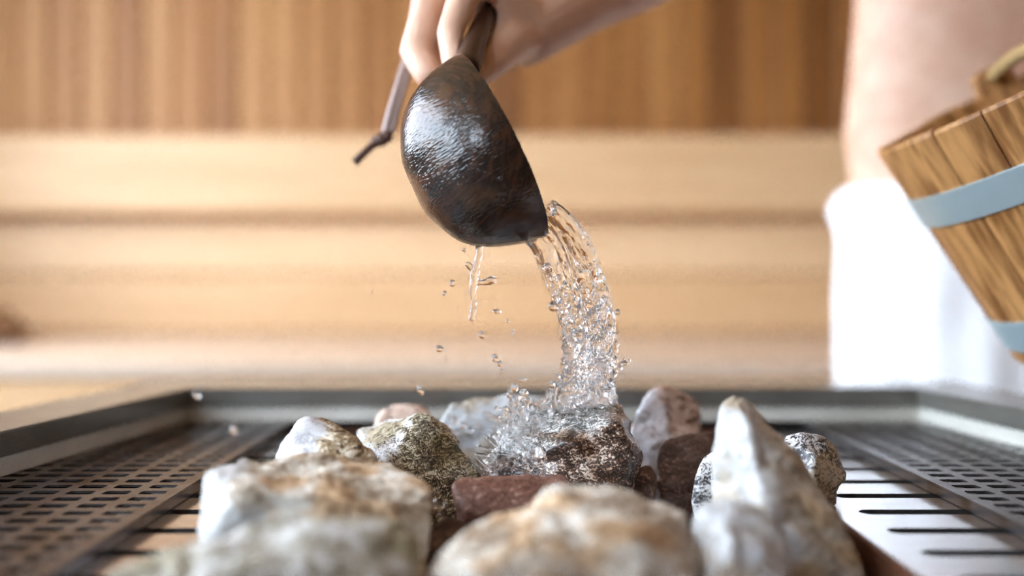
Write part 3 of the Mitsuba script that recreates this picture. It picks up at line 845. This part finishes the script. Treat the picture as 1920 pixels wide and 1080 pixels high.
# ------------------------------------------------------------------ the person
def hand_parts(wr, fingers, thumb, palm):
    out = []
    for f in fingers + [thumb]:
        out += chain(f, 18)
    out += palm
    return out


mm = 0.001
# right hand, closed round the handle of the ladle
W_ = P(985, 62, .752)
idx_f = [(P(925, -45, .722), .0125), (P(872, -12, .694), .0108), (P(846, 62, .680), .0095), (P(852, 114, .672), .0084)]
mid_f = [(P(880, -62, .738), .0128), (P(806, 10, .716), .0118), (P(780, 96, .706), .0112), (P(802, 138, .697), .0098)]
rng_f = [(P(868, -66, .756), .0122), (P(800, -2, .742), .0108), (P(786, 80, .732), .0100), (P(812, 118, .722), .0088)]
lit_f = [(P(872, -58, .772), .0110), (P(818, -6, .764), .0092), (P(808, 58, .756), .0086), (P(828, 92, .748), .0078)]
thumb = [(P(985, 70, .745), .0165), (P(952, 82, .722), .0165), (P(918, 118, .692), .0118), (P(880, 152, .672), .0092)]
palm = [m3.Manifold.batch_hull([ball(W_, .024), ball(idx_f[0][0], .0125), ball(P(950, 70, .735), .017)]),
        m3.Manifold.batch_hull([ball(W_, .024), ball(idx_f[0][0], .0125), ball(mid_f[0][0], .0128), ball(rng_f[0][0], .0122), ball(lit_f[0][0], .011), ball(P(985, 40, .785), .018)])]
body = []
for f in (idx_f, mid_f, rng_f, lit_f, thumb):
    body += chain(f, 18)
body += palm
ELB, SHR = np.array([0.183, 0.932, 1.236]), np.array([0.365, 1.125, 1.385])
fm = W_ + (ELB - W_) * 0.55
body += chain([(W_, .0245), (W_ + (ELB - W_) * .25, .029), (fm, .040), (W_ + (ELB - W_) * .8, .0445), (ELB, .040)], 28)
body += chain([(ELB, .040), (ELB + (SHR - ELB) * .5, .050), (SHR, .060)], 28)
# torso, leaning a little over the heater
HIP = np.array([0.575, 1.275, 0.93])
CHE = np.array([0.545, 1.215, 1.27])
NECK = np.array([0.535, 1.145, 1.475])
Rz = lambda a: np.array([[math.cos(a), -math.sin(a), 0], [math.sin(a), math.cos(a), 0], [0, 0, 1]])
SHL = np.array([0.715, 1.165, 1.385])
LV = [((0.578, 1.270, 0.86), (.152, .112)), ((0.577, 1.272, 0.95), (.150, .112)), ((0.575, 1.265, 1.03), (.150, .106)), ((0.572, 1.255, 1.09), (.157, .108)), ((0.566, 1.240, 1.16), (.149, .108)), ((0.560, 1.225, 1.25), (.141, .112)),
      ((0.548, 1.200, 1.33), (.160, .112)), ((0.542, 1.170, 1.40), (.155, .090)), ((0.538, 1.150, 1.45), (.075, .06))]
for a, b in zip(LV, LV[1:]):
    body.append(m3.Manifold.batch_hull([ell(a[0], (a[1][0], a[1][1], .03), seg=48), ell(b[0], (b[1][0], b[1][1], .03), seg=48)]))
body += chain([(SHR, .060), ((0.46, 1.16, 1.415), .058), (NECK, .052)], 28) + chain([(SHL, .060), ((0.62, 1.16, 1.415), .058), (NECK, .052)], 28)
HEAD = np.array([0.515, 1.085, 1.615])
body += chain([(NECK, .054), (HEAD + [.004, .03, -.06], .05)], 28)
# the head looks down towards the ladle
hz = Rz(-0.45)
tilt = math.radians(22)
HM = hz @ np.array([[1, 0, 0], [0, math.cos(tilt), math.sin(tilt)], [0, -math.sin(tilt), math.cos(tilt)]])
hp_ = lambda x, y, z: HEAD + HM @ np.array([x, y, z])
body += [ell(HEAD + HM @ np.array([0, .008, .022]), (.074, .094, .092), HM), m3.Manifold.batch_hull([ell(hp_(0, -.03, -.03), (.058, .05, .05), HM), ball(hp_(0, -.062, -.098), .020), ball(hp_(.03, -.03, -.085), .022), ball(hp_(-.03, -.03, -.085), .022)]),
         m3.Manifold.batch_hull([ball(hp_(0, -.088, .020), .007), ball(hp_(0, -.108, -.026), .010), ball(hp_(.014, -.092, -.030), .008), ball(hp_(-.014, -.092, -.030), .008)]),
         bone(hp_(-.02, -.083, -.058), .007, hp_(.02, -.083, -.058), .007), bone(hp_(-.05, -.072, .028), .010, hp_(.05, -.072, .028), .010)]
for s in (-1, 1):
    body.append(ell(hp_(s * .076, .012, -.002), (.009, .018, .030), HM))
# left arm, which carries the bucket from below
ELL, HL = np.array([0.775, 0.99, 1.12]), np.array([0.612, 0.80, 0.965])
body += chain([(SHL, .060), ((SHL + ELL) / 2, .050), (ELL, .040), (ELL + (HL - ELL) * .4, .041), (HL, .026)], 28)
PB = bpt(rb(.12) + .022, 0.0, .13)
if PB[0] < BC[0]:
    PB = bpt(rb(.12) + .022, math.pi, .13)
    sgn = math.pi
else:
    sgn = 0.0
body.append(m3.Manifold.batch_hull([ball(HL, .025), ball(bpt(rb(.10) + .017, sgn + .30, .10), .014), ball(bpt(rb(.16) + .017, sgn + .30, .165), .014), ball(bpt(rb(.13) + .020, sgn + .1, .13), .016)]))
for q, s in enumerate((.085, .108, .131, .154)):
    rr = rb(s) + .0108
    body += chain([(bpt(rr + .006, sgn + .32, s), .0115), (bpt(rr, sgn + .62 * 1, s - .004), .0098), (bpt(rr - .001, sgn + .85, s - .006), .0090), (bpt(rr - .002, sgn + 1.05 - .05 * abs(q - 1), s - .007), .0080)], 16)
body += chain([(HL, .020), (bpt(rb(.09) + .014, sgn - .05, .085), .0125), (bpt(rb(.07) + .0125, sgn - .32, .078), .0105), (bpt(rb(.07) + .0115, sgn - .52, .076), .0090)], 16)
# legs
for s, hx in ((-1, 0.503), (1, 0.650)):
    kx, fx = hx + s * .012, hx + s * .015
    body += chain([((hx, 1.285, 0.88), .082), ((kx, 1.27, 0.49), .058), ((kx, 1.29, 0.36), .056), ((fx, 1.31, 0.085), .038)], 28)
    body += [m3.Manifold.batch_hull([ball((fx, 1.335, .040), .036), ball((fx, 1.31, .085), .036), ball((fx + s * .008, 1.19, .030), .028), ball((fx - s * .02, 1.19, .030), .028)]),
             m3.Manifold.batch_hull([ball((fx + s * .025, 1.19, .022), .020), ball((fx - s * .028, 1.185, .022), .022), ball((fx + s * .022, 1.14, .016), .014), ball((fx - s * .028, 1.12, .018), .016)])]
bman = union(body) - union(chain([(q, .0088 + .0006) for q in hp[::3]] + [(hp[-1], .0112)], 20))     # the grip closes on the handle
bodym = to_tri(bman.refine_to_length(0.0055))
bodym.merge_vertices()
hand_w = np.clip((np.minimum(np.linalg.norm(bodym.vertices - P(880, 50, .72), axis=1), np.linalg.norm(bodym.vertices - PB, axis=1)) - 0.10) / 0.08, 0, 1)
v_sm = bodym.copy()
trimesh.smoothing.filter_taubin(v_sm, lamb=0.5, nu=0.52, iterations=30)
v_lt = bodym.copy()
trimesh.smoothing.filter_taubin(v_lt, lamb=0.5, nu=0.52, iterations=6)
bodym.vertices = v_lt.vertices * (1 - hand_w[:, None]) + v_sm.vertices * hand_w[:, None]
say('person', 'bare-chested person in a white towel, one hand on the ladle, holding the bucket', 'person')
obj('person__body', bodym, 'skin', True)
for s in (-1, 1):
    obj('person__eye', to_tri(ball(hp_(s * .031, -.073, .006), .012, 24)), 'eye_white', True)
obj('person__mouth', to_tri(m3.Manifold.batch_hull([ball(hp_(-.022, -.087, -.059), .003), ball(hp_(.022, -.087, -.059), .003), ball(hp_(0, -.091, -.056), .0035), ball(hp_(0, -.091, -.064), .0035)])), 'lip', True)
hm = ell(hp_(0, .016, .034), (.082, .102, .096), HM) - m3.Manifold.cube([.4, .4, .4], True).transform(np.hstack([HM, (HEAD + HM @ np.array([0, -.235, -.14]))[:, None]])) - m3.Manifold.cube([.4, .3, .2], True).transform(np.hstack([HM, (HEAD + HM @ np.array([0, -.18, -.09]))[:, None]])) - m3.Manifold.cube([.4, .4, .2], True).transform(np.hstack([HM, (HEAD + HM @ np.array([0, 0, -.14]))[:, None]]))
hmm = to_tri(hm.refine_to_length(.006))
hmm.merge_vertices()
hmm.vertices += hmm.vertex_normals * ((meshkit.fbm(hmm.vertices * 90, 3, 2) - 0.5) * 0.008)[:, None]
obj('person__hair', hmm, 'hair', 60)


def towel():
    N, Mv = 180, 110
    a = np.arange(N) * 2 * np.pi / N
    z = np.linspace(0, 1, Mv)
    zz = 1.018 - z * 0.58
    V = []
    for lay, off in ((0, 0.010), (1, 0.0)):
        rows = []
        for zi, h in zip(z, zz):
            drop_ = np.clip(zi * 1.4, 0, 1)
            rx, ry = .156 - .002 * drop_, .124 + .012 * drop_
            fold = 0.008 * drop_ * np.sin(a * 7 + 2.2 * np.sin(a * 2 + 1) + zi * 1.2) + 0.004 * drop_ * np.sin(a * 17 + zi * 3)
            roll = 0.010 * np.exp(-((zi - 0.045) / 0.035) ** 2) - (0.008 * np.exp(-(zi / 0.012) ** 2))
            n = (meshkit.noise(np.stack([np.cos(a) * 5, np.sin(a) * 5, np.full(N, h * 16)], 1), 3) - 0.5) * 0.006
            r = 1.0
            rows.append(np.stack([0.577 + (rx + off + fold + n + (roll if lay == 0 else 0)) * np.cos(a), 1.270 + (ry + off + fold + n + (roll if lay == 0 else 0)) * np.sin(a), np.full(N, h) + (0.0 if lay == 0 else 0.0)], 1))
        V.append(np.array(rows))
    o, i = V
    pts = np.vstack([o.reshape(-1, 3), i.reshape(-1, 3)])
    off = N * Mv
    r, c = np.meshgrid(np.arange(Mv - 1), np.arange(N), indexing='ij')
    c2 = (c + 1) % N
    q = [(x * N + y).ravel() for x, y in ((r, c), (r, c2), (r + 1, c2), (r + 1, c))]
    Fc = [np.stack([q[0], q[2], q[1]], 1), np.stack([q[0], q[3], q[2]], 1), off + np.stack([q[0], q[1], q[2]], 1), off + np.stack([q[0], q[2], q[3]], 1)]
    j = np.arange(N)
    j2 = (j + 1) % N
    for row, s in ((0, 1), (Mv - 1, -1)):
        p, p2, w, w2 = row * N + j, row * N + j2, off + row * N + j, off + row * N + j2
        Fc += [np.stack([p, p2, w2], 1)[:, ::s], np.stack([p, w2, w], 1)[:, ::s]]
    m = trimesh.Trimesh(pts, np.vstack(Fc), process=False)
    m.fix_normals()
    return m


obj('person__towel', towel(), 'towel', True, 'thick white bath towel round the waist')
